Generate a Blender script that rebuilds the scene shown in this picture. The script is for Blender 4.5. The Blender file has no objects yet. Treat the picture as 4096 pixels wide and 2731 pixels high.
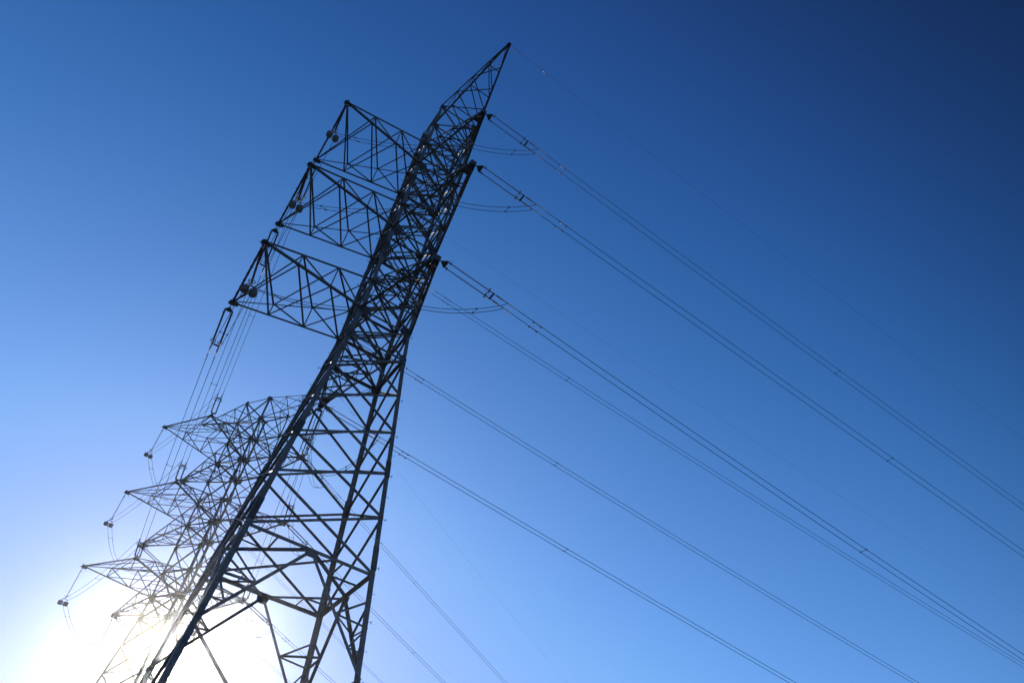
import bpy, bmesh, math, random
from mathutils import Vector as V, Matrix
random.seed(4)
R = math.radians
SC = bpy.context.scene
COL = SC.collection

# ------------------------------------------------------------------ camera, sky, sun, exposure
U = 2.3                       # metres per layout unit
EYE = 1.65                    # height of the lens over the ground
PITCH, ROLL = R(44.838), R(10.1135)
cd = bpy.data.cameras.new('camera'); cam = bpy.data.objects.new('camera', cd); COL.objects.link(cam)
cd.sensor_width = 36.0; cd.sensor_fit = 'HORIZONTAL'; cd.lens = 26.276
cd.clip_start = .1; cd.clip_end = 6000
f_ = V((0, math.cos(PITCH), math.sin(PITCH))); r_ = V((1, 0, 0)); u_ = r_.cross(f_)
rr = r_*math.cos(ROLL) + u_*math.sin(ROLL); uu = -r_*math.sin(ROLL) + u_*math.cos(ROLL)
m3 = Matrix((rr, uu, -f_)).transposed()
cam.matrix_world = Matrix.Translation((0, 0, EYE)) @ m3.to_4x4()
SC.camera = cam

SUN_EL, SUN_AZ = R(17.6), R(109.6)          # azimuth counter-clockwise from +X
sdir = V((math.cos(SUN_EL)*math.cos(SUN_AZ), math.cos(SUN_EL)*math.sin(SUN_AZ), math.sin(SUN_EL)))
w = bpy.data.worlds.new('World'); SC.world = w; w.use_nodes = True
nt = w.node_tree; nd = nt.nodes; lk = nt.links
for n in list(nd): nd.remove(n)
out = nd.new('ShaderNodeOutputWorld'); bg = nd.new('ShaderNodeBackground')
sky = nd.new('ShaderNodeTexSky'); sky.sky_type = 'NISHITA'; sky.sun_disc = False
sky.sun_elevation = SUN_EL; sky.sun_rotation = math.pi/2 - SUN_AZ
sky.altitude = 600; sky.air_density = 1.0; sky.dust_density = 0.3; sky.ozone_density = 3.0
# colour grade on the sky: deeper blue high up and away from the sun, still white around it
def mth(op, a, b=None, c=None):
    n = nd.new('ShaderNodeMath'); n.operation = op
    for i, v in enumerate((a, b, c)):
        if v is None: continue
        if isinstance(v, (int, float)): n.inputs[i].default_value = v
        else: lk.new(v, n.inputs[i])
    return n.outputs[0]
BGS = .1
sp = nd.new('ShaderNodeSeparateColor'); cb = nd.new('ShaderNodeCombineColor'); lk.new(sky.outputs[0], sp.inputs[0])
for i, (g, o, fl, ca, cb_) in enumerate(((1.6, -.090, .28, .85, .07), (1.87, -.122, .50, .60, .27), (2.26, -.20, .48, 1.0, .40))):
    x = mth('MULTIPLY', sp.outputs[i], BGS)
    y = mth('MULTIPLY_ADD', x, g, o)
    y = mth('SMOOTH_MIN', y, mth('MULTIPLY_ADD', x, ca, cb_), .06)
    y = mth('SMOOTH_MAX', y, mth('MULTIPLY', x, fl), (.05, .06, .1)[i])
    lk.new(mth('DIVIDE', y, BGS), cb.inputs[i])
tc = nd.new('ShaderNodeTexCoord'); vd = nd.new('ShaderNodeVectorMath'); vd.operation = 'DOT_PRODUCT'
lk.new(tc.outputs['Generated'], vd.inputs[0]); vd.inputs[1].default_value = sdir
mr = nd.new('ShaderNodeMapRange'); mr.interpolation_type = 'SMOOTHSTEP'; lk.new(vd.outputs['Value'], mr.inputs[0])
mr.inputs[1].default_value = .22; mr.inputs[2].default_value = .66; mr.inputs[3].default_value = .47; mr.inputs[4].default_value = 1.0
m2 = nd.new('ShaderNodeMapRange'); m2.interpolation_type = 'SMOOTHSTEP'; lk.new(vd.outputs['Value'], m2.inputs[0])
m2.inputs[1].default_value = -.45; m2.inputs[2].default_value = .05; m2.inputs[3].default_value = 1.0; m2.inputs[4].default_value = 0.0
mrx = mth('MAXIMUM', mr.outputs[0], m2.outputs[0])     # sky dimmed at right angles to the sun, lens corner darkening painted in
sc_ = nd.new('ShaderNodeVectorMath'); sc_.operation = 'SCALE'; lk.new(cb.outputs[0], sc_.inputs[0]); lk.new(mrx, sc_.inputs['Scale'])
lk.new(sc_.outputs[0], bg.inputs[0]); bg.inputs[1].default_value = BGS
lk.new(bg.outputs[0], out.inputs[0])

sl = bpy.data.lights.new('sun', 'SUN'); sl.energy = 3.2; sl.angle = R(.53); sl.color = (1, .95, .87)
so = bpy.data.objects.new('sun', sl); COL.objects.link(so)
so.rotation_euler = sdir.to_track_quat('Z', 'Y').to_euler(); so.location = sdir*80
SC.view_settings.view_transform = 'Standard'; SC.view_settings.look = 'None'
SC.view_settings.gamma = 1; SC.view_settings.exposure = 0.0
SC.render.engine = 'CYCLES'

# ------------------------------------------------------------------ materials
def mat(name, build):
    m = bpy.data.materials.new(name); m.use_nodes = True
    b = m.node_tree.nodes['Principled BSDF']; build(m.node_tree, b); return m
def noisy(c1, c2, scale, rough, metal, c3=None, bump=.0, vary=0.0):
    def f(t, b):
        n = t.nodes.new('ShaderNodeTexNoise'); n.inputs['Scale'].default_value = scale; n.inputs['Detail'].default_value = 6
        g = t.nodes.new('ShaderNodeNewGeometry'); t.links.new(g.outputs['Position'], n.inputs['Vector'])
        r = t.nodes.new('ShaderNodeValToRGB'); t.links.new(n.outputs['Fac'], r.inputs[0])
        r.color_ramp.elements[0].position = .35; r.color_ramp.elements[0].color = (*c1, 1)
        r.color_ramp.elements[1].position = .65; r.color_ramp.elements[1].color = (*c2, 1)
        if c3:
            n2 = t.nodes.new('ShaderNodeTexNoise'); n2.inputs['Scale'].default_value = scale*.23; n2.inputs['Detail'].default_value = 8
            t.links.new(g.outputs['Position'], n2.inputs['Vector'])
            r2 = t.nodes.new('ShaderNodeValToRGB'); r2.color_ramp.elements[0].position = .5; r2.color_ramp.elements[1].position = .68
            t.links.new(n2.outputs['Fac'], r2.inputs[0])
            mx = t.nodes.new('ShaderNodeMix'); mx.data_type = 'RGBA'; mx.inputs[7].default_value = (*c3, 1)
            t.links.new(r2.outputs[0], mx.inputs[0]); t.links.new(r.outputs[0], mx.inputs[6]); t.links.new(mx.outputs[2], b.inputs['Base Color'])
        else: t.links.new(r.outputs[0], b.inputs['Base Color'])
        if vary:      # every bar has weathered differently
            src = b.inputs['Base Color'].links[0].from_socket; oi = t.nodes.new('ShaderNodeObjectInfo')
            mr = t.nodes.new('ShaderNodeMapRange'); mr.inputs[3].default_value = 1-vary; mr.inputs[4].default_value = 1+vary
            t.links.new(oi.outputs['Random'], mr.inputs[0]); vm = t.nodes.new('ShaderNodeVectorMath'); vm.operation = 'SCALE'
            t.links.new(src, vm.inputs[0]); t.links.new(mr.outputs[0], vm.inputs['Scale']); t.links.new(vm.outputs[0], b.inputs['Base Color'])
        b.inputs['Roughness'].default_value = rough; b.inputs['Metallic'].default_value = metal
        if bump:
            bp = t.nodes.new('ShaderNodeBump'); bp.inputs['Strength'].default_value = bump
            t.links.new(n.outputs['Fac'], bp.inputs['Height']); t.links.new(bp.outputs[0], b.inputs['Normal'])
    return f
STEEL = mat('galvanised_steel', noisy((.068, .065, .055), (.118, .112, .097), 5, .6, .05, (.09, .062, .04), .0, .35))
PLATE = mat('plate_steel', noisy((.03, .03, .027), (.055, .053, .048), 9, .6, .05, (.055, .035, .022)))
WIRE = mat('weathered_aluminium', noisy((.05, .05, .052), (.09, .09, .09), 3, .5, .2))
FIT = mat('bright_aluminium', noisy((.26, .26, .26), (.38, .38, .37), 20, .42, .7))
DARK = mat('forged_iron', noisy((.06, .06, .065), (.12, .12, .12), 20, .5, .4))
RUBB = mat('silicone_brown', noisy((.085, .035, .02), (.12, .055, .03), 12, .75, 0))
RUBB.node_tree.nodes['Principled BSDF'].inputs['Specular IOR Level'].default_value = .15
GREY = mat('cast_weight_grey', noisy((.06, .055, .045), (.1, .09, .075), 6, .6, .1))
CONC = mat('concrete', noisy((.3, .29, .27), (.42, .41, .38), 4, .9, 0, None, .3))
GRASS = mat('dry_grass', noisy((.028, .036, .014), (.065, .062, .03), .35, .95, 0, (.08, .065, .04), .5))

# ------------------------------------------------------------------ mesh helpers
def obj(name, bm, material, parent=None, loc=None):
    me = bpy.data.meshes.new(name); bm.to_mesh(me); bm.free(); me.materials.append(material)
    o = bpy.data.objects.new(name, me); COL.objects.link(o)
    if parent: o.parent = parent
    if loc is not None: o.location = loc
    return o
def empty(name, label, cat, loc, group=None):
    o = bpy.data.objects.new(name, None); COL.objects.link(o); o.location = loc; o.empty_display_size = .3
    o['label'] = label; o['category'] = cat
    if group: o['group'] = group
    return o
def hexa(bm, p):      # 8 points: bottom loop then top loop
    v = [bm.verts.new(q) for q in p]
    for f in ((3,2,1,0), (4,5,6,7), (0,1,5,4), (1,2,6,5), (2,3,7,6), (3,0,4,7)):
        bm.faces.new([v[i] for i in f])
def box(bm, c, ax, ay, az):    # centre and three half-axis vectors
    c = V(c); p = []
    for k in (-1, 1):
        for i, j in ((-1,-1), (1,-1), (1,1), (-1,1)): p.append(c + ax*i + ay*j + az*k)
    hexa(bm, p)
def angle(bm, a, b, w, nrm, flip=1, t=None):
    """rolled steel angle from a to b; one flange lies in the face whose outward normal is nrm, one points inwards"""
    a = V(a); b = V(b); d = (b-a)
    if d.length < 1e-6: return
    d.normalize(); n = V(nrm); n = (n - d*n.dot(d)); n.normalize(); s = d.cross(n)*flip
    t = t or max(.012, w*.11)
    h = w/2
    prof = [(-h, 0), (h, 0), (h, -t), (-h+t, -t), (-h+t, -w), (-h, -w)]
    va = [bm.verts.new(a + s*x + n*y) for x, y in prof]; vb = [bm.verts.new(b + s*x + n*y) for x, y in prof]
    for i in range(6):
        j = (i+1) % 6; q = (va[i], va[j], vb[j], vb[i])
        bm.faces.new(q if flip > 0 else q[::-1])
    bm.faces.new(va[::-1]); bm.faces.new(vb)
def tube(bm, pts, r, seg=6, cap=True):
    pts = [V(p) for p in pts]; rings = []
    up = V((0, 0, 1)); n = len(pts)
    rs = r if isinstance(r, (list, tuple)) else [r]*n
    last = None
    for i, p in enumerate(pts):
        d = (pts[min(i+1, n-1)] - pts[max(i-1, 0)]).normalized()
        x = d.cross(up)
        if x.length < .05: x = d.cross(V((1, 0, 0)))
        x.normalize()
        if last is not None and x.dot(last) < 0: x = -x
        last = x; y = d.cross(x)
        rings.append([bm.verts.new(p + x*math.cos(2*math.pi*k/seg)*rs[i] + y*math.sin(2*math.pi*k/seg)*rs[i]) for k in range(seg)])
    for i in range(n-1):
        for k in range(seg):
            bm.faces.new((rings[i][k], rings[i][(k+1) % seg], rings[i+1][(k+1) % seg], rings[i+1][k]))
    if cap and seg > 2: bm.faces.new(rings[0][::-1]); bm.faces.new(rings[-1])
    return rings
def torus(bm, c, ax, ay, R_, r, n=18, seg=5):
    ax = V(ax).normalized(); ay = V(ay).normalized(); az = ax.cross(ay); c = V(c); rg = []
    for i in range(n):
        a = 2*math.pi*i/n; d = ax*math.cos(a) + ay*math.sin(a)
        rg.append([bm.verts.new(c + d*(R_ + r*math.cos(2*math.pi*k/seg)) + az*r*math.sin(2*math.pi*k/seg)) for k in range(seg)])
    for i in range(n):
        for k in range(seg):
            bm.faces.new((rg[i][k], rg[(i+1) % n][k], rg[(i+1) % n][(k+1) % seg], rg[i][(k+1) % seg]))
def plate(bm, c, ax, ay, pts, t):
    """flat plate: outline pts in the plane ax,ay round c, thickness t"""
    ax = V(ax).normalized(); ay = V(ay); ay = (ay - ax*ay.dot(ax)).normalized(); az = ax.cross(ay); c = V(c)
    lo = [bm.verts.new(c + ax*x + ay*y - az*t/2) for x, y in pts]; hi = [bm.verts.new(c + ax*x + ay*y + az*t/2) for x, y in pts]
    n = len(pts); bm.faces.new(lo[::-1]); bm.faces.new(hi)
    for i in range(n): bm.faces.new((lo[i], lo[(i+1) % n], hi[(i+1) % n], hi[i]))
def octa(r, q=.7): return [(-r*q, -r), (r*q, -r), (r, -r*q), (r, r*q), (r*q, r), (-r*q, r), (-r, r*q), (-r, -r*q)]

# ------------------------------------------------------------------ the two towers
OX, OY = -3.20534, 12.7216; YAW1 = math.atan2(.4464, .8948)
T1M = Matrix.Translation((OX*U, OY*U, EYE)) @ Matrix.Rotation(YAW1, 4, 'Z')
T2M = T1M @ Matrix.Translation((.311*U, 17.311*U, -.657*U)) @ Matrix.Rotation(.552, 4, 'Z')
BASE = -.717                 # ground below the lens, in units
LV = [5.955, 7.10, 8.088, 9.096, 10.11, 11.145, 12.0, 13.0, 14.05, 15.09, 16.13, 17.16, 18.16, 19.25, 20.4, 21.58]
D1 = dict(M=T1M, m=1, s=.645, k=1.0, lu=3.1, lw=1.1, v=(3.08, 3.52, 3.04), z=(18.1, 14.97, 11.9), pk=3.54, pz=21.54, ground=0.0)
D2 = dict(M=T2M, m=-1, s=.715, k=1.06, lu=3.385, lw=1.289, v=(3.382, 3.841, 3.291), z=(18.194, 14.989, 11.866), pk=4.0, pz=21.575, ground=-1.51)
ROOT = ((18.16, 19.25), (15.09, 16.13), (12.0, 13.0))

def half(D, z):
    lo = .7071*(1 + .131*(11.145 - z))*D['k']
    if z <= 11.145: return lo
    if z >= 12: return D['s']
    t = (z-11.145)/.855; return lo*(1-t) + D['s']*t
def P(u, v, z): return V((u*U, v*U, z*U))

def tower(D, label):
    root = empty('transmission_tower', label, 'pylon', (0, 0, 0), 'lattice transmission towers'); m = D['m']
    base = P(0, 0, BASE)
    root.matrix_world = D['M'] @ Matrix.Translation(base)
    def put(name, bm, mt, parent=root):
        bmesh.ops.recalc_face_normals(bm, faces=bm.faces)
        bmesh.ops.translate(bm, verts=bm.verts, vec=-base)
        return obj(name, bm, mt, parent)
    corners = [(-1, -1), (1, -1), (1, 1), (-1, 1)]
    def cn(i, z): a, b = corners[i % 4]; s = half(D, z); return P(a*s, b*s, z)
    faces = [(0, 1, V((0, -1, 0))), (1, 2, V((1, 0, 0))), (2, 3, V((0, 1, 0))), (3, 0, V((-1, 0, 0)))]
    # legs
    segs = [(BASE+.12, 5.955, .098), (5.955, 8.2, .093), (8.2, 11.145, .09), (11.145, 12.0, .085), (12.0, 16.2, .08), (16.2, 21.6, .066)]
    bolts = 0; rest = bmesh.new(); legs = []
    for i, (a, b) in enumerate(corners):
        bm = bmesh.new()
        for z0, z1, wd in segs:
            p, q = cn(i, z0), cn(i, z1); w_ = wd*U; t = w_*.1
            for k, (pt) in enumerate((p, q)): pass
            prof = [(0, 0), (w_, 0), (w_, t), (t, t), (t, w_), (0, w_)]
            va = [bm.verts.new(p + V((-a*x, -b*y, 0))) for x, y in prof]; vb = [bm.verts.new(q + V((-a*x, -b*y, 0))) for x, y in prof]
            for j in range(6): bm.faces.new((va[j], va[(j+1) % 6], vb[(j+1) % 6], vb[j]))
            bm.faces.new(va[::-1]); bm.faces.new(vb)
        leg = put('leg', bm, STEEL); legs.append(leg)
        for z0, z1 in ((6.05, 6.5), (7.98, 8.36), (11.0, 11.3), (14.2, 14.5), (17.3, 17.6)):
            bm = bmesh.new(); w_ = (.105 if z0 < 9 else .09)*U; p, q = cn(i, z0), cn(i, z1); e = .012
            for ax in (0, 1):
                d = V((-a, 0, 0)) if ax == 0 else V((0, -b, 0)); n = V((0, b, 0)) if ax == 0 else V((a, 0, 0))
                hexa(bm, [p + n*e*.3 - d*.01, p + d*w_ + n*e*.3, p + d*w_ + n*e*1.6, p - d*.01 + n*e*1.6, q + n*e*.3 - d*.01, q + d*w_ + n*e*.3, q + d*w_ + n*e*1.6, q - d*.01 + n*e*1.6])
                for r in range(9):
                    for c in (.3, .7):
                        cc = p.lerp(q, (r+.5+(.25 if c > .5 else 0))/9.3) + d*w_*c + n*e*1.6
                        tube(bm, [cc, cc + n*.026], .018, 6)
            put('splice_plate', bm, PLATE, leg)
        # step bolts on two legs: alternate on the two flanges
        if i in (1, 3):
            z = 2.0 if D is D1 else 6.2; k = 0
            while z < 21.4:
                p = cn(i, z); side = k % 2
                d = V((a, 0, 0)) if side else V((0, b, 0)); off = V((0, -b*.05*U*.9, 0)) if side else V((-a*.05*U*.9, 0, 0))
                bm = bmesh.new(); q = p + off
                L = .15
                tube(bm, [q, q + d*L], .009, 5); tube(bm, [q + d*L, q + d*(L+.012)], .019, 6)
                if k % 4 == 1:
                    e = q + d*(L-.01); tube(bm, [e, e + V((0, 0, .045)), e + V((0, 0, .06)) + d*.05, e + V((0, 0, .03)) + d*.06], .01, 5)
                    tube(bm, [e + V((0, 0, -.04)), e + V((0, 0, -.04)) + d*.055], .01, 5); tube(bm, [e, e + V((0, 0, -.04))], .01, 5)
                if D is D1 and bolts < 100 and 4 < z: put('step_bolt', bm, STEEL, leg); bolts += 1
                else:
                    me = bpy.data.meshes.new('tmp'); bm.to_mesh(me); rest.from_mesh(me); bpy.data.meshes.remove(me); bm.free()
                z += .243; k += 1
    rb = put('step_bolt', rest, STEEL); rb['kind'] = 'stuff'
    # lattice of the four faces
    low = [BASE+.15, 1.7, 4.2]
    for fi, (i, j, n) in enumerate(faces):
        for k in range(len(LV)-1):
            z0, z1 = LV[k], LV[k+1]; bm = bmesh.new()
            big = (.05 if k < 6 else .047)*U; sm = (.038 if k < 6 else .036)*U
            lo, hi = (i, j) if fi in (0, 1) else (j, i)
            if fi == 3: sm *= .6
            if fi == 1: lo, hi = j, i
            if fi == 3: lo, hi = i, j
            angle(bm, cn(lo, z0) - n*.02, cn(hi, z1) - n*.02, big, n, -1 if fi == 3 else 1)
            angle(bm, cn(lo, z1) + n*.005, cn(hi, z0) + n*.005, sm, n, -1)
            c = (cn(lo, z0) + cn(hi, z1) + cn(lo, z1) + cn(hi, z0))/4
            tube(bm, [c - n*.03, c + n*.03], .03, 6)
            put('cross_brace', bm, STEEL)
        # hip: K-brace hanging from the ring beam
        mid = (cn(i, 5.93) + cn(j, 5.93))/2
        for c in (i, j):
            bm = bmesh.new(); foot = cn(c, 4.2)
            angle(bm, mid, foot, .052*U, n); put('hip_brace', bm, STEEL)
            bm = bmesh.new(); h = mid.lerp(foot, .5)
            angle(bm, h, cn(c, 5.03), .034*U, n); angle(bm, h, cn(c, 5.5), .034*U, n, -1)
            h2 = mid.lerp(foot, .76); angle(bm, h2, cn(c, 5.03), .03*U, n); angle(bm, h2, cn(c, 4.6), .026*U, n)
            put('secondary_brace', bm, STEEL)
        for k in range(2):
            z1, z0 = low[k+1], low[k]; bm = bmesh.new()
            angle(bm, cn(i, z0), cn(j, z1), .055*U, n); angle(bm, cn(j, z0) - n*.03, cn(i, z1) - n*.03, .055*U, n, -1)
            put('cross_brace', bm, STEEL)
        # mid-face gusset
        bm = bmesh.new(); plate(bm, mid + n*.02 - V((0, 0, .02*U)), V((0, 0, 1)).cross(n), V((0, 0, 1)), [(-.28, .11), (-.24, -.10), (-.12, -.22), (.12, -.22), (.24, -.10), (.28, .11)], .016)
        put('gusset_plate', bm, PLATE)
    for i in range(4):      # little plan braces joining the hip braces of one leg
        n1 = faces[i][2]; n0 = faces[(i-1) % 4][2]; bm = bmesh.new()
        m1 = (cn(i, 5.93) + cn(i+1, 5.93))/2; m0 = (cn(i, 5.93) + cn(i-1, 5.93))/2; ft = cn(i, 4.2)
        angle(bm, m1.lerp(ft, .5), m0.lerp(ft, .5), .034*U, V((0, 0, -1))); put('secondary_brace', bm, STEEL)
    for z, wd in ((5.955, .06), (11.145, .06), (12.0, .06), (13.0, .05), (15.09, .055), (16.13, .045), (18.16, .055), (19.25, .045), (20.4, .045), (21.58, .045)):
        bm = bmesh.new()
        for i, j, n in faces: angle(bm, cn(i, z) - n*.045, cn(j, z) - n*.045, wd*U, n)
        put('ring_beam', bm, STEEL)
        if z > 5:
            bm = bmesh.new(); mids = [(cn(i, z) + cn(j, z))/2 for i, j, n in faces]; dz = V((0, 0, -.06))
            if z < 6:
                for i in range(4):
                    a_, b_ = mids[i] + dz, mids[(i+1) % 4] + dz; angle(bm, a_, b_, .045*U, V((0, 0, -1)))
                    h = (a_+b_)/2; c = cn(i+1, z) + dz
                    angle(bm, h, (mids[i] + c)/2, .028*U, V((0, 0, -1))); angle(bm, h, (mids[(i+1) % 4] + c)/2, .028*U, V((0, 0, -1)))
            elif z < 21: angle(bm, cn(0, z) + dz, cn(2, z) + dz, .035*U, V((0, 0, -1))); angle(bm, cn(1, z) + dz*1.8, cn(3, z) + dz*1.8, .035*U, V((0, 0, -1)))
            if len(bm.verts): put('plan_brace', bm, STEEL)
            else: bm.free()
    # corner gussets where ring beams and arms meet the legs
    for z in LV:
        if z < 11: continue
        r = (.19 if z in (12.0, 15.09, 18.16) else .125)*U*.9
        for i, (a, b) in enumerate(corners):
            bm = bmesh.new(); c = cn(i, z)
            plate(bm, c + V((-a*r*.7, b*.018, 0)), V((1, 0, 0)), V((0, 0, 1)), octa(r*.8, .5), .014)
            plate(bm, c + V((a*.018, -b*r*.7, 0)), V((0, 1, 0)), V((0, 0, 1)), octa(r*.8, .5), .014)
            put('gusset_plate', bm, PLATE, legs[i])
    # arms
    def arm(name, tips, roots_b, roots_t, nj, wb, wt, wl):
        """tips: (t0,t1) for the two sides; bottom chords run from roots_b, top chords from roots_t"""
        e = empty_child(name, root, tips[0])
        def putA(nm, bm, mt):
            bmesh.ops.recalc_face_normals(bm, faces=bm.faces)
            bmesh.ops.translate(bm, verts=bm.verts, vec=-tips[0]); return obj(nm, bm, mt, e)
        dn = V((0, 0, -1)); upv = V((0, 0, 1)); up = V((0, 0, .05*U))
        jb = [[roots_b[s].lerp(tips[s], k/(nj+1)) for k in range(nj+2)] for s in (0, 1)]
        jt = [[roots_t[s].lerp(tips[s] + up, k/(nj+1)) for k in range(nj+2)] for s in (0, 1)]
        side = [(roots_b[0]-roots_b[1]).normalized(), (roots_b[1]-roots_b[0]).normalized()]
        for s in (0, 1):
            bm = bmesh.new(); angle(bm, jb[s][0], jb[s][-1], wb*U, dn, 1 if s else -1); putA('chord', bm, STEEL)
            bm = bmesh.new(); angle(bm, jt[s][0], jt[s][-1], wt*U, upv, 1 if s else -1); putA('chord', bm, STEEL)
        for J, n in ((jb, dn), (jt, upv)):
            bm = bmesh.new(); broad = name == 'broad_crossarm'
            for k in range(nj+1):
                if (J[0][k+1]-J[1][k]).length > .12: angle(bm, J[0][k+1] + n*.01, J[1][k] + n*.01, wl*U, n)
                if broad or J is jt:
                    if (J[1][k+1]-J[0][k]).length > .12: angle(bm, J[1][k+1] - n*.025, J[0][k] - n*.025, wl*U*.9, n, -1)
                elif k > 0: angle(bm, J[0][k] - n*.02, J[1][k] - n*.02, wl*U*.85, n)
            putA('lacing', bm, STEEL)
        for s in (0, 1):
            bm = bmesh.new()
            for k in range(1, nj+1):
                angle(bm, jb[s][k], jt[s][k], wl*.75*U, side[s]); angle(bm, jt[s][k], jb[s][k-1], wl*.75*U, side[s], -1)
            putA('lacing', bm, STEEL)
        return e, putA
    def empty_child(name, parent, loc):
        o = bpy.data.objects.new(name, None); COL.objects.link(o); o.parent = parent; o.location = loc - base; o.empty_display_size = .2
        return o
    def tip_plates(putA, c, vv, s):      # gusset box at a pointed arm's tip, vv = direction out along the arm
        bm = bmesh.new(); x = V((1, 0, 0)); n = vv
        for o in (-.085, .085):
            plate(bm, c + x*o*U*.8 - n*.03*U, n, V((0, 0, 1)), [(-.40*s, -.08), (-.05*s, -.26), (.13*s, -.26), (.2*s, -.12), (.2*s, .14), (.08*s, .24), (-.40*s, .22)], .018)
        plate(bm, c - n*.05*U + V((0, 0, -.02*U)), n, x, [(-.55*s, -.30*s), (-.1*s, -.24), (.17*s, -.16), (.17*s, .16), (-.1*s, .24), (-.55*s, .30*s)], .02)
        plate(bm, c - n*.05*U + V((0, 0, .06*U)), n, x, [(-.40*s, -.24*s), (.15*s, -.15), (.15*s, .15), (-.40*s, .24*s)], .02)
        plate(bm, c + n*.085*U, x, V((0, 0, 1)), [(-.16, -.18), (.16, -.18), (.16, .16), (-.16, .16)], .02)
        putA('tip_plate', bm, PLATE)
    for lv in range(3):
        zt = D['z'][lv]; zb, zu = ROOT[lv]
        for sg in (-1, 1):
            vv = sg; tp = P(0, vv*D['v'][lv], zt); o = P(.05, 0, 0)
            i, j = (0, 1) if vv < 0 else (3, 2)
            e, pa = arm('crossarm', (tp - o, tp + o), (cn(i, zb), cn(j, zb)), (cn(i, zu), cn(j, zu)), 3, .05, .036, .028)
            tip_plates(pa, P(0, 0, 0) + tp, V((0, vv, 0)), 1.0)
        # broad arm with two tips on the -u side
        t0, t1 = P(-D['lu'], -D['lw'], zt), P(-D['lu'], D['lw'], zt)
        e, pa = arm('broad_crossarm', (t0, t1), (cn(0, zb), cn(3, zb)), (cn(0, zu), cn(3, zu)), 2, .05, .03, .034)
        bm = bmesh.new(); ex = P(-.02, .06, 0); ex1 = P(-.02, .1, 0)
        for o in (-.024, .024): angle(bm, t0 + P(o, -.08, .02), t1 + P(o, .08, .02), .026*U, V((1 if o > 0 else -1, 0, 0)))
        for k in range(9):
            c = t0.lerp(t1, (k+.5)/9) + P(0, 0, .01); box(bm, c, V((.03*U, 0, 0)), V((0, .025*U, 0)), V((0, 0, .008)))
        pa('end_beam', bm, STEEL)
        for tt in (t0, t1):
            bm = bmesh.new()
            plate(bm, tt + P(0, 0, -.015), V((1, 0, 0)), V((0, 1, 0)), [(-.16, -.16), (.12, -.16), (.34, -.06), (.34, .06), (.12, .16), (-.16, .16)], .02)
            plate(bm, tt + P(0, 0, .02), V((1, 0, 0)), V((0, 0, 1)), [(-.2, -.14), (.05, -.2), (.36, -.02), (.36, .12), (-.1, .14)], .02)
            pa('tip_plate', bm, PLATE)
    for vv in (-1, 1):     # earth-wire peaks, reaching out over the conductors
        tp = P(0, vv*D['pk'], D['pz']); o = P(.03, 0, 0); i, j = (0, 1) if vv < 0 else (3, 2)
        e, pa = arm('earth_wire_peak', (tp - o, tp + o), (cn(i, 20.4), cn(j, 20.4)), (cn(i, 21.58), cn(j, 21.58)), 3, .05, .034, .026)
        bm = bmesh.new(); c = tp + P(0, vv*.03, .02)
        for k in (-.07, .07): plate(bm, c + P(k*.6, 0, 0), V((0, vv, 0)), V((0, 0, 1)), [(-.22, -.1), (.04, -.14), (.13, -.07), (.13, .08), (.04, .14), (-.12, .14)], .02)
        plate(bm, c, V((0, vv, 0)), V((1, 0, 0)), [(-.22, -.12), (.1, -.12), (.13, 0), (.1, .12), (-.22, .12)], .02)
        pa('tip_plate', bm, PLATE)
    # footings
    for a, b in corners:
        s = half(D, BASE); bm = bmesh.new(); c = P(a*s, b*s, BASE)
        tube(bm, [c + V((-a*.1, -b*.1, -.8)), c + V((-a*.1, -b*.1, .12*U)), c + V((-a*.1, -b*.1, .12*U+.04))], [.55, .5, .44], 16)
        put('footing', bm, CONC)
    return root

t1 = tower(D1, 'tall dark lattice pylon across the middle of the picture, nearest the camera')
t2 = tower(D2, 'smaller, paler lattice pylon low on the left, in the glare beyond the large one')

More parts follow.
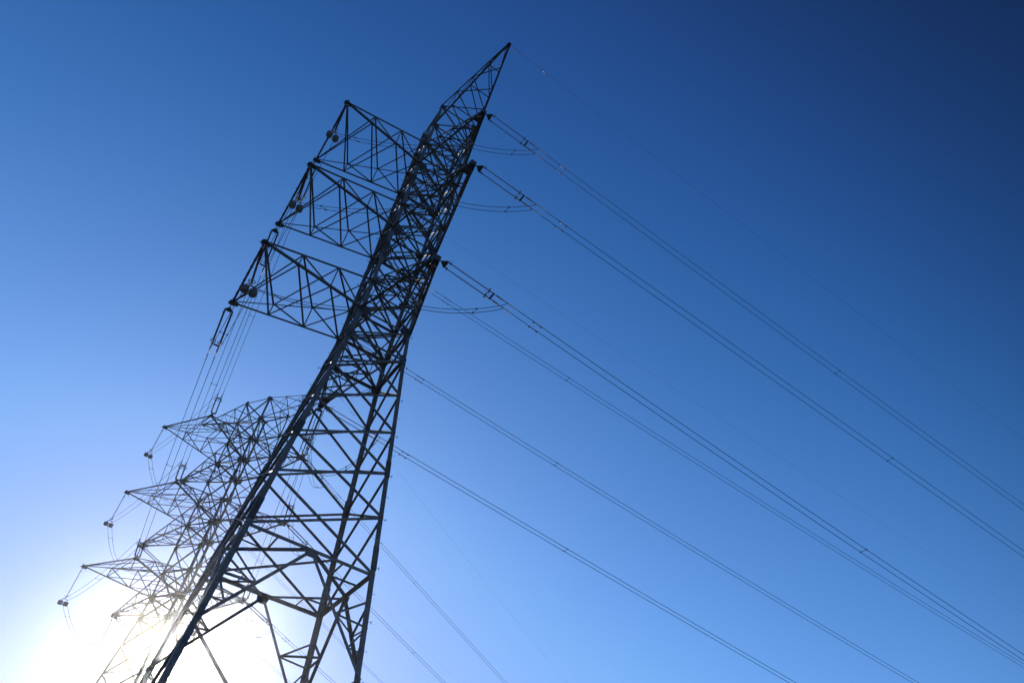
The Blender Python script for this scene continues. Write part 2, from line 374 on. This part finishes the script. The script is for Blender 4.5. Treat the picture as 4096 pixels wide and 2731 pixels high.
# ------------------------------------------------------------------ insulators (prototypes run along +X, Z up, metres)
SEP = .17*U
def copy_tree(o, parent=None):
    c = o.copy(); COL.objects.link(c); c.parent = parent
    for ch in list(o.children): copy_tree(ch, c)
    return c
def shed_rod(a, b, r0, r1, pitch, seg=10):
    bm = bmesh.new(); d = (b-a); L = d.length; n = int(L/pitch); pts = []; rs = []
    for k in range(n):
        x = k*pitch
        big = r1 if k % 2 == 0 else r1*.8
        for dx, r in ((0, r0), (pitch*.5, r0), (pitch*.58, big), (pitch*.66, big), (pitch*.8, r0)):
            pts.append(a + d*((x+dx)/L)); rs.append(r)
    tube(bm, pts, rs, seg); return bm
X = V((1, 0, 0)); Y = V((0, 1, 0)); Z = V((0, 0, 1))
def strain_proto():
    root = bpy.data.objects.new('strain_insulator', None); COL.objects.link(root)
    def put(nm, bm, mt, par=root):
        bmesh.ops.recalc_face_normals(bm, faces=bm.faces); return obj(nm, bm, mt, par)
    h = SEP/2; u = U
    bm = bmesh.new()
    for k in range(3): torus(bm, (.035*u*k + .03, 0, 0), X, Z if k % 2 else Y, .045, .013, 10)
    put('shackle', bm, DARK)
    bm = bmesh.new(); plate(bm, (.165*u, 0, 0), X, Y, [(-.06*u, -.03), (-.06*u, .03), (.045*u, h+.05), (.08*u, h+.03), (.08*u, -h-.03), (.045*u, -h-.05)], .03); put('yoke_plate', bm, DARK)
    for s in (-1, 1):
        y = s*h
        bm = bmesh.new(); tube(bm, [(.23*u, y, 0), (.27*u, y, 0), (.29*u, y, 0)], [.022, .03, .03], 8)
        torus(bm, (.295*u, y, 0), Y, Z, .075, .011, 16); tube(bm, [(.295*u, y, -.075), (.26*u, y, 0), (.295*u, y, .075)], .008, 4)
        tube(bm, [(.24*u, y, 0), (.245*u, y+s*.02, .12), (.32*u, y+s*.05, .16)], .009, 5)
        put('arcing_ring', bm, DARK)
        put('insulator_rod', shed_rod(V((.29*u, y, 0)), V((1.29*u, y, 0)), .017, .056, .05), RUBB)
        bm = bmesh.new(); torus(bm, (1.27*u, y, 0), Y, Z, .135, .021, 22, 6)
        for a in (0, math.pi): tube(bm, [(1.27*u, y + .135*math.cos(a), .135*math.sin(a)), (1.31*u, y, 0)], .012, 5)
        put('corona_ring', bm, FIT)
        bm = bmesh.new(); tube(bm, [(1.29*u, y, 0), (1.33*u, y, 0), (1.36*u, y, 0), (1.44*u, y, 0)], [.025, .035, .022, .022], 8)
        tube(bm, [(1.45*u, y, 0), (1.47*u, y, 0), (1.60*u, y, 0), (1.61*u, y, 0), (1.74*u, y, 0), (1.745*u, y, 0), (1.76*u, y, 0)], [.02, .042, .036, .026, .024, .036, .03], 8)
        put('dead_end_clamp', bm, DARK)
        bm = bmesh.new(); tube(bm, [(1.755*u, y, 0), (2.0*u, y, -.0*u), (2.02*u, y, 0)], [.026, .024, .017], 8); put('compression_sleeve', bm, FIT)
    bm = bmesh.new(); box(bm, V((1.39*u, 0, 0)), X*.045, Y*(h+.045), Z*.014); box(bm, V((1.39*u, 0, .012)), X*.018, Y*(h+.02), Z*.05)
    tube(bm, [(1.35*u, h*.3, .02), (1.34*u, h*.6, .16), (1.39*u, h*.9, .2), (1.43*u, h*.95, .12), (1.43*u, h, .02)], .01, 5)
    put('yoke_plate', bm, DARK)
    return root
def pilot_proto(weights):
    """hangs along -Z; tip link at the origin"""
    root = bpy.data.objects.new('pilot_insulator', None); COL.objects.link(root); u = U
    def put(nm, bm, mt, par=root):
        bmesh.ops.recalc_face_normals(bm, faces=bm.faces); return obj(nm, bm, mt, par)
    bm = bmesh.new()
    for k in range(2): torus(bm, (0, 0, -.03-.07*k), Z, X if k % 2 else Y, .04, .012, 10)
    tube(bm, [(0, 0, -.12), (0, 0, -.2)], .022, 6)
    tube(bm, [(0, 0, -.06), (.14, 0, .0), (.3, 0, -.05), (.34, 0, -.2)], .009, 5); tube(bm, [(0, 0, -.06), (-.16, 0, .02), (-.28, 0, -.01)], .009, 5)
    put('arcing_horn', bm, DARK)
    bm = bmesh.new(); torus(bm, (0, 0, -.26), X, Y, .1, .012, 16); tube(bm, [(-.1, 0, -.26), (0, 0, -.2), (.1, 0, -.26)], .008, 4); put('arcing_ring', bm, DARK)
    put('insulator_rod', shed_rod(V((0, 0, -.2)), V((0, 0, -1.03*u)), .022, .062, .05), RUBB)
    bm = bmesh.new(); torus(bm, (0, 0, -1.0*u), X, Y, .16, .022, 22, 6)
    for a in (0, math.pi): tube(bm, [(.16*math.cos(a), 0, -1.0*u), (0, 0, -1.04*u)], .012, 5)
    put('corona_ring', bm, FIT)
    bm = bmesh.new(); z = -1.09*u; h = SEP/2
    tube(bm, [(0, 0, -1.03*u), (0, 0, z)], .02, 6)
    tube(bm, [(-h-.02, 0, z-.06), (-h*.7, 0, z), (h*.7, 0, z), (h+.02, 0, z-.06)], .03, 6)
    for s in (-1, 1): tube(bm, [(s*h, -.13, z-.1), (s*h, -.05, z-.075), (s*h, .05, z-.075), (s*h, .13, z-.1)], [.02, .034, .034, .02], 6)
    put('suspension_clamp', bm, FIT)
    if weights:
        for s in (-1, 1):
            bm = bmesh.new(); c = V((s*(h+.015), 0, z-.2))
            tube(bm, [c + Z*.12, c + Z*.0], .018, 6)
            tube(bm, [c + Z*.03, c + Z*.0, c - Z*.27, c - Z*.31], [.14, .185, .185, .15], 20)
            put('counterweight', bm, GREY)
    return root
def frame(x, up=Z):
    x = x.normalized(); y = up.cross(x).normalized(); z = x.cross(y); return Matrix((x, y, z)).transposed().to_4x4()
SP = strain_proto(); used = {}
def place(proto, M, label, cat, group):
    k = proto.name
    if k not in used: used[k] = 1; o = proto
    else: o = copy_tree(proto)
    o.matrix_world = M; o['label'] = label; o['category'] = cat; o['group'] = group
    return o
P0, P1 = pilot_proto(False), pilot_proto(True)

LEVN = ('top', 'middle', 'bottom')
TN = {1: 'large pylon', 2: 'small pylon'}
def wpt(D, u, v, z): return D['M'] @ P(u, v, z)
SLOPE = -.1
def strain(D, tip, az_dir, slope, label):
    """tip in world metres, az_dir horizontal unit vector, returns the world points where the two conductors start"""
    d = (az_dir + Z*slope).normalized(); M = Matrix.Translation(tip) @ frame(d)
    place(SP, M, label, 'insulator', 'double strain insulator strings')
    h = SEP/2
    return [M @ V((2.02*U, s*h, 0)) for s in (-1, 1)], [M @ V((1.75*U, s*h, -.02)) for s in (-1, 1)], d

def damper(bm, p, d):
    q = p - Z*.07; tube(bm, [p + Z*.02, q], .014, 5); a = q - d*.2; b = q + d*.2
    tube(bm, [a, q - Z*.006, b], .007, 4)
    for e, s in ((a, -1), (b, 1)):
        tube(bm, [e - d*s*.0, e + d*s*.06], .034, 8)
        tube(bm, [e + Z*.02 + d*s*.01, e + Z*.035 - d*s*.05], .017, 6)
def spacer(bm, a, b):
    tube(bm, [a, b], .013, 6)
    for p in (a, b): 
        d = (b-a).normalized(); box(bm, p, d*.03, d.cross(Z).normalized()*.04, Z*.03)
def bundle(pts_fn, starts, label, group, tmax, sp_at, n=60, damp=(2.5,)):
    """pts_fn(t)-> centre line in metres (t in units from the arm tip), offsets from starts"""
    side = (starts[1]-starts[0])/2
    root = empty('conductor_bundle', label, 'power line', (starts[0]+starts[1])/2, group); o = root.location.copy()
    for s in (-1, 1):
        bm = bmesh.new(); pts = []
        for k in range(n+1):
            t = 2.0 + (tmax-2.0)*(k/n)**1.3; pts.append(pts_fn(t) + side*s - o)
        tube(bm, pts, .017, 6); obj('wire', bm, WIRE, root)
        for dt in damp:
            bm = bmesh.new(); p = pts_fn(dt + (.0 if s > 0 else -.0)) + side*s; q = pts_fn(dt+.1) + side*s
            damper(bm, p - o, (q-p).normalized()); obj('vibration_damper', bm, DARK, root)
    for t in sp_at:
        bm = bmesh.new(); c = pts_fn(t) - o; spacer(bm, c - side, c + side); obj('spacer', bm, DARK, root)
    return root
def quad(a, b, sag, n=16, e=1.0):
    return [a.lerp(b, k/n) - Z*(4*sag*(k/n)*(1-k/n))*U for k in range(n+1)]
def jumper(paths, label, group, sp_idx):
    """paths: two polylines"""
    root = empty('jumper_cable', label, 'cable', paths[0][0], group); o = root.location.copy()
    for p in paths:
        bm = bmesh.new(); tube(bm, [q - o for q in p], .016, 6); obj('wire', bm, WIRE, root)
    for k in sp_idx:
        bm = bmesh.new(); spacer(bm, paths[0][k] - o, paths[1][k] - o); obj('spacer', bm, DARK, root)

def joinp(*L):
    out_ = list(L[0])
    for l in L[1:]: out_ += l[1:]
    return out_

# right-hand wire data per tower: (azimuth rad, slope, curvature per unit) for near arms / far arms, spacer positions
WR1 = {('v-', 0): (-.016, -.119, .0004, (12.99,)), ('v-', 1): (-.020, -.120, .0002, (13.6,)), ('v-', 2): (0, -.122, .001, (12.59,)),
       ('v+', 0): (-.022, -.116, .0007, (7.4,)), ('v+', 1): (-.012, -.119, .0008, (7.6,)), ('v+', 2): (-.014, -.117, .0005, (7.9,))}
WR2 = {('v-', 0): (-.059, -.108, .0003, (9,)), ('v-', 1): (-.059, -.103, .0003, (9.5,)), ('v-', 2): (-.044, -.111, .0003, (9,)),
       ('v+', 0): (-.028, -.118, .0006, (9,)), ('v+', 1): (-.014, -.119, .0008, (9,)), ('v+', 2): (-.014, -.119, .0006, (9,))}
ends = {}
for ti, D, WR in ((1, D1, WR1), (2, D2, WR2)):
    for lv in range(3):
        for side in ('v-', 'v+'):
            sg = -1 if side == 'v-' else 1
            az, a, b, sps = WR[(side, lv)]
            tip = wpt(D, 0, sg*D['v'][lv], D['z'][lv])
            tip = tip + (D['M'].to_3x3() @ V((0, sg*.05*U, 0)))
            e = (D['M'].to_3x3() @ V((math.cos(az), math.sin(az), 0)))
            where = {('v-'): 'camera-side arm', 'v+': 'rear arm'}[side]
            if ti == 2: where = {'v-': 'right-hand arm', 'v+': 'pointed left arm'}[side]
            st, cl, d = strain(D, tip, e, a, 'double insulator string going right from the %s %s of the %s' % (LEVN[lv], where, TN[ti]))
            fn = lambda t, tip=tip, e=e, a=a, b=b: tip + (e*t + Z*(a*t + b*(t-2)*(t-2)*(t > 2)))*U
            bundle(fn, st, 'pair of wires running right from the %s %s of the %s' % (LEVN[lv], where, TN[ti]),
                   'conductor pairs leaving to the right', 110, sps, damp=(2.52,))
            ends[(ti, side, 'R', lv)] = cl
# span between the towers
def sag_fn(a, b, sag):
    L = (b-a).length
    def fn(t): k = t*U/L; return a.lerp(b, k) - Z*4*sag*k*(1-k)*U
    return fn, L/U
def span(k1, k2, lv, tipA, tipB, labA, labB, labW, spc):
    d = (tipB-tipA); hz = V((d.x, d.y, 0)); L = hz.length; hz.normalize(); sl = d.z/L
    sA, cA, _ = strain(D1, tipA, hz, sl-.09, labA); sB, cB, _ = strain(D2, tipB, -hz, -sl-.09, labB)
    side = (sA[1]-sA[0])/2
    a0 = (sA[0]+sA[1])/2; b0 = (sB[0]+sB[1])/2; root = empty('conductor_bundle', labW, 'power line', a0, 'conductor pairs between the two pylons')
    for s in (-1, 1):
        bm = bmesh.new(); pts = [p + side*s - a0 for p in quad(a0, b0, .16, 24)]
        tube(bm, pts, .017, 6); obj('wire', bm, WIRE, root)
        for i in (1, 23):
            bm = bmesh.new(); damper(bm, pts[i], (pts[i+1]-pts[i]).normalized()) if i == 1 and False else None
            bm.free()
    p = quad(a0, b0, .16, 24)
    for i in spc:
        bm = bmesh.new(); spacer(bm, p[i] - side - a0, p[i] + side - a0); obj('spacer', bm, DARK, root)
    ends[k1 + (lv,)] = cA; ends[k2 + (lv,)] = cB
for lv in range(3):
    q1 = wpt(D1, -D1['lu'], D1['lw'] + .06, D1['z'][lv]); q2 = wpt(D2, -D2['lu'], -D2['lw'] - .06, D2['z'][lv])
    span((1, 'Q', 'S'), (2, 'Q', 'S'), lv, q1, q2,
         'double insulator string on the outer corner of the %s broad arm, large pylon' % LEVN[lv],
         'double insulator string standing up from the %s broad arm of the small pylon' % LEVN[lv],
         'pair of wires between the %s broad arms of the two pylons' % LEVN[lv], (12,))
    f1 = wpt(D1, 0, D1['v'][lv] + .06, D1['z'][lv]); n2 = wpt(D2, 0, -D2['v'][lv] - .06, D2['z'][lv])
    span((1, 'F', 'S'), (2, 'N', 'S'), lv, f1, n2,
         'double insulator string down-left from the %s rear arm of the large pylon' % LEVN[lv],
         'double insulator string rising from the %s right-hand arm of the small pylon' % LEVN[lv],
         'pair of wires behind the large pylon to the small one\'s %s right-hand arm' % LEVN[lv], (12,))

# pilots and jumpers
def pilot(D, tip, bottom, proto, label, xa=(0, 1, 0)):
    z = (tip-bottom).normalized(); x = (D['M'].to_3x3() @ V(xa)); y = z.cross(x).normalized(); x = y.cross(z)
    M = Matrix.Translation(tip) @ Matrix((x, y, z)).transposed().to_4x4()
    place(proto, M, label, 'insulator', 'pilot insulators holding the jumpers')
    h = SEP/2
    return [M @ V((s*h, 0, -1.13*U)) for s in (-1, 1)]
for ti, D in ((1, D1), (2, D2)):
    m = D['m']
    for lv in range(3):
        z = D['z'][lv]
        # circuit with pilots: single-tip arm on the m*-v side, then the outer corner of the broad arm
        nv = -m*D['v'][lv]
        a = wpt(D, 0, nv, z-.06); A = pilot(D, a, wpt(D, 0, nv + m*(.42 if ti == 1 else .1), z-1.25), P0,
              ('pilot insulator swung inwards under the %s camera-side arm of the large pylon' if ti == 1 else 'pilot insulator hanging from the %s pointed left arm of the small pylon, in the glare') % LEVN[lv])
        c = wpt(D, -D['lu'], -m*D['lw'], z-.06)
        B = pilot(D, c, wpt(D, -D['lu'] + ((.1, .18, .2)[lv] if ti == 1 else .25), -m*(D['lw'] - ((.3, .3, .16)[lv] if ti == 1 else -.38)), z-1.25), P1,
              'pilot insulator with two round weights under the %s broad arm of the %s' % (LEVN[lv], TN[ti]), (1, .25*m, 0))
        R_ = ends[(ti, 'v-' if ti == 1 else 'v+', 'R', lv)]; Q_ = ends[(ti, 'Q', 'S', lv)]
        paths = []
        # keep the two wires from crossing
        def order(ref, pr): return pr if (ref[0]-pr[0]).length + (ref[1]-pr[1]).length <= (ref[0]-pr[1]).length + (ref[1]-pr[0]).length else pr[::-1]
        A1 = order(R_, A); B1 = order(A1, B); Q1 = order(B1, Q_)
        for s in (0, 1):
            dip = R_[s].lerp(A1[s], .06) - Z*.12
            paths.append(joinp([R_[s]] + quad(dip, A1[s], .13 if ti == 1 else .2, 10), quad(A1[s], B1[s], .32 if ti == 1 else .45, 16), quad(B1[s], Q1[s], .30, 12)))
        jumper(paths, 'paired jumper cable along the %s %s arms of the %s' % (LEVN[lv], 'near' if ti == 1 else 'left', TN[ti]), 'jumper loops', (4, 14, 24, 33))
        # plain circuit: loop straight under the other arm
        R_ = ends[(ti, 'v+' if ti == 1 else 'v-', 'R', lv)]; S_ = order(R_, ends[(ti, 'F' if ti == 1 else 'N', 'S', lv)])
        paths = [quad(R_[s], S_[s], 1.0, 26) for s in (0, 1)]
        jumper(paths, 'paired jumper loop sagging below the %s %s of the %s' % (LEVN[lv], 'rear arm' if ti == 1 else 'right-hand arm', TN[ti]), 'jumper loops', (8, 18))

# earth wires
def earth(D, sg, az, a, b, label, sgn_u=1):
    tip = wpt(D, .04, sg*(D['pk']+.03), D['pz'] - .02); e = D['M'].to_3x3() @ V((math.cos(az), math.sin(az), 0))
    root = empty('earth_wire', label, 'earth wire', tip, 'earth wires')
    fn = lambda t: (e*t + Z*(a*t + b*t*t))*U
    bm = bmesh.new(); tube(bm, [fn(110*(k/70)**1.4) for k in range(71)], .0058, 5); obj('wire', bm, WIRE, root)
    bm = bmesh.new(); tube(bm, [fn(0), fn(.1), fn(.12), fn(.36), fn(.4)], [.02, .02, .026, .022, .012], 6); obj('dead_end_clamp', bm, DARK, root)
    bm = bmesh.new(); p = fn(1.25); damper(bm, p, (fn(1.3)-p).normalized()); obj('vibration_damper', bm, DARK, root)
earth(D1, -1, .013, -.054, .0003, 'thin earth wire from the very top of the large pylon to the right edge')
earth(D1, 1, .016, -.062, .0006, 'thin earth wire emerging behind the large pylon between its middle and bottom arms')
earth(D2, -1, .034, -.030, .0005, 'thin earth wire slanting steeply down the sky right of the large pylon\'s legs')
earth(D2, 1, .034, -.030, .0005, 'faint earth wire low down, starting from the left peak of the small pylon')
pa_ = wpt(D1, 0, D1['pk'] + .03, D1['pz']); pb_ = wpt(D2, 0, -D2['pk'] - .03, D2['pz'])
root = empty('earth_wire', 'thin earth wire strung between the rear peak of the large pylon and the small pylon', 'earth wire', pa_, 'earth wires')
bm = bmesh.new(); tube(bm, [p - pa_ for p in quad(pa_, pb_, .12, 24)], .0075, 5); obj('wire', bm, WIRE, root)

# ------------------------------------------------------------------ ground
bm = bmesh.new(); g = []
def gz(x, y):
    t = max(0, min(1, (y-34)/22)); t = t*t*(3-2*t)
    return -1.51*t + .25*math.sin(x*.013)*math.sin(y*.011)*min(1, max(0, (math.hypot(x, y-40)-70)/80))*6
N = 90
def warp(k): s = k/N*2-1; return math.copysign(abs(s)**2.6, s)*2200
for i in range(N+1):
    g.append([bm.verts.new((warp(i), warp(j)+40, gz(warp(i), warp(j)+40))) for j in range(N+1)])
for i in range(N):
    for j in range(N): bm.faces.new((g[i][j], g[i+1][j], g[i+1][j+1], g[i][j+1]))
go = obj('ground', bm, GRASS); go['kind'] = 'structure'
for p in go.data.polygons: p.use_smooth = True

# ------------------------------------------------------------------ added scattering volume, stands in for lens glare near the sun
bm = bmesh.new(); box(bm, V((0, 0, 24)), V((2600, 0, 0)), V((0, 2600, 0)), V((0, 0, 34)))
bmesh.ops.recalc_face_normals(bm, faces=bm.faces)
hm = bpy.data.materials.new('glare_haze_air'); hm.use_nodes = True; ht = hm.node_tree
for n in list(ht.nodes): ht.nodes.remove(n)
ho = ht.nodes.new('ShaderNodeOutputMaterial'); pv = ht.nodes.new('ShaderNodeVolumePrincipled')
pv.inputs['Color'].default_value = (.93, .96, 1, 1); pv.inputs['Density'].default_value = .0003; pv.inputs['Anisotropy'].default_value = .96
ht.links.new(pv.outputs[0], ho.inputs['Volume'])
hz = obj('glare_haze', bm, hm); hz['kind'] = 'stuff'
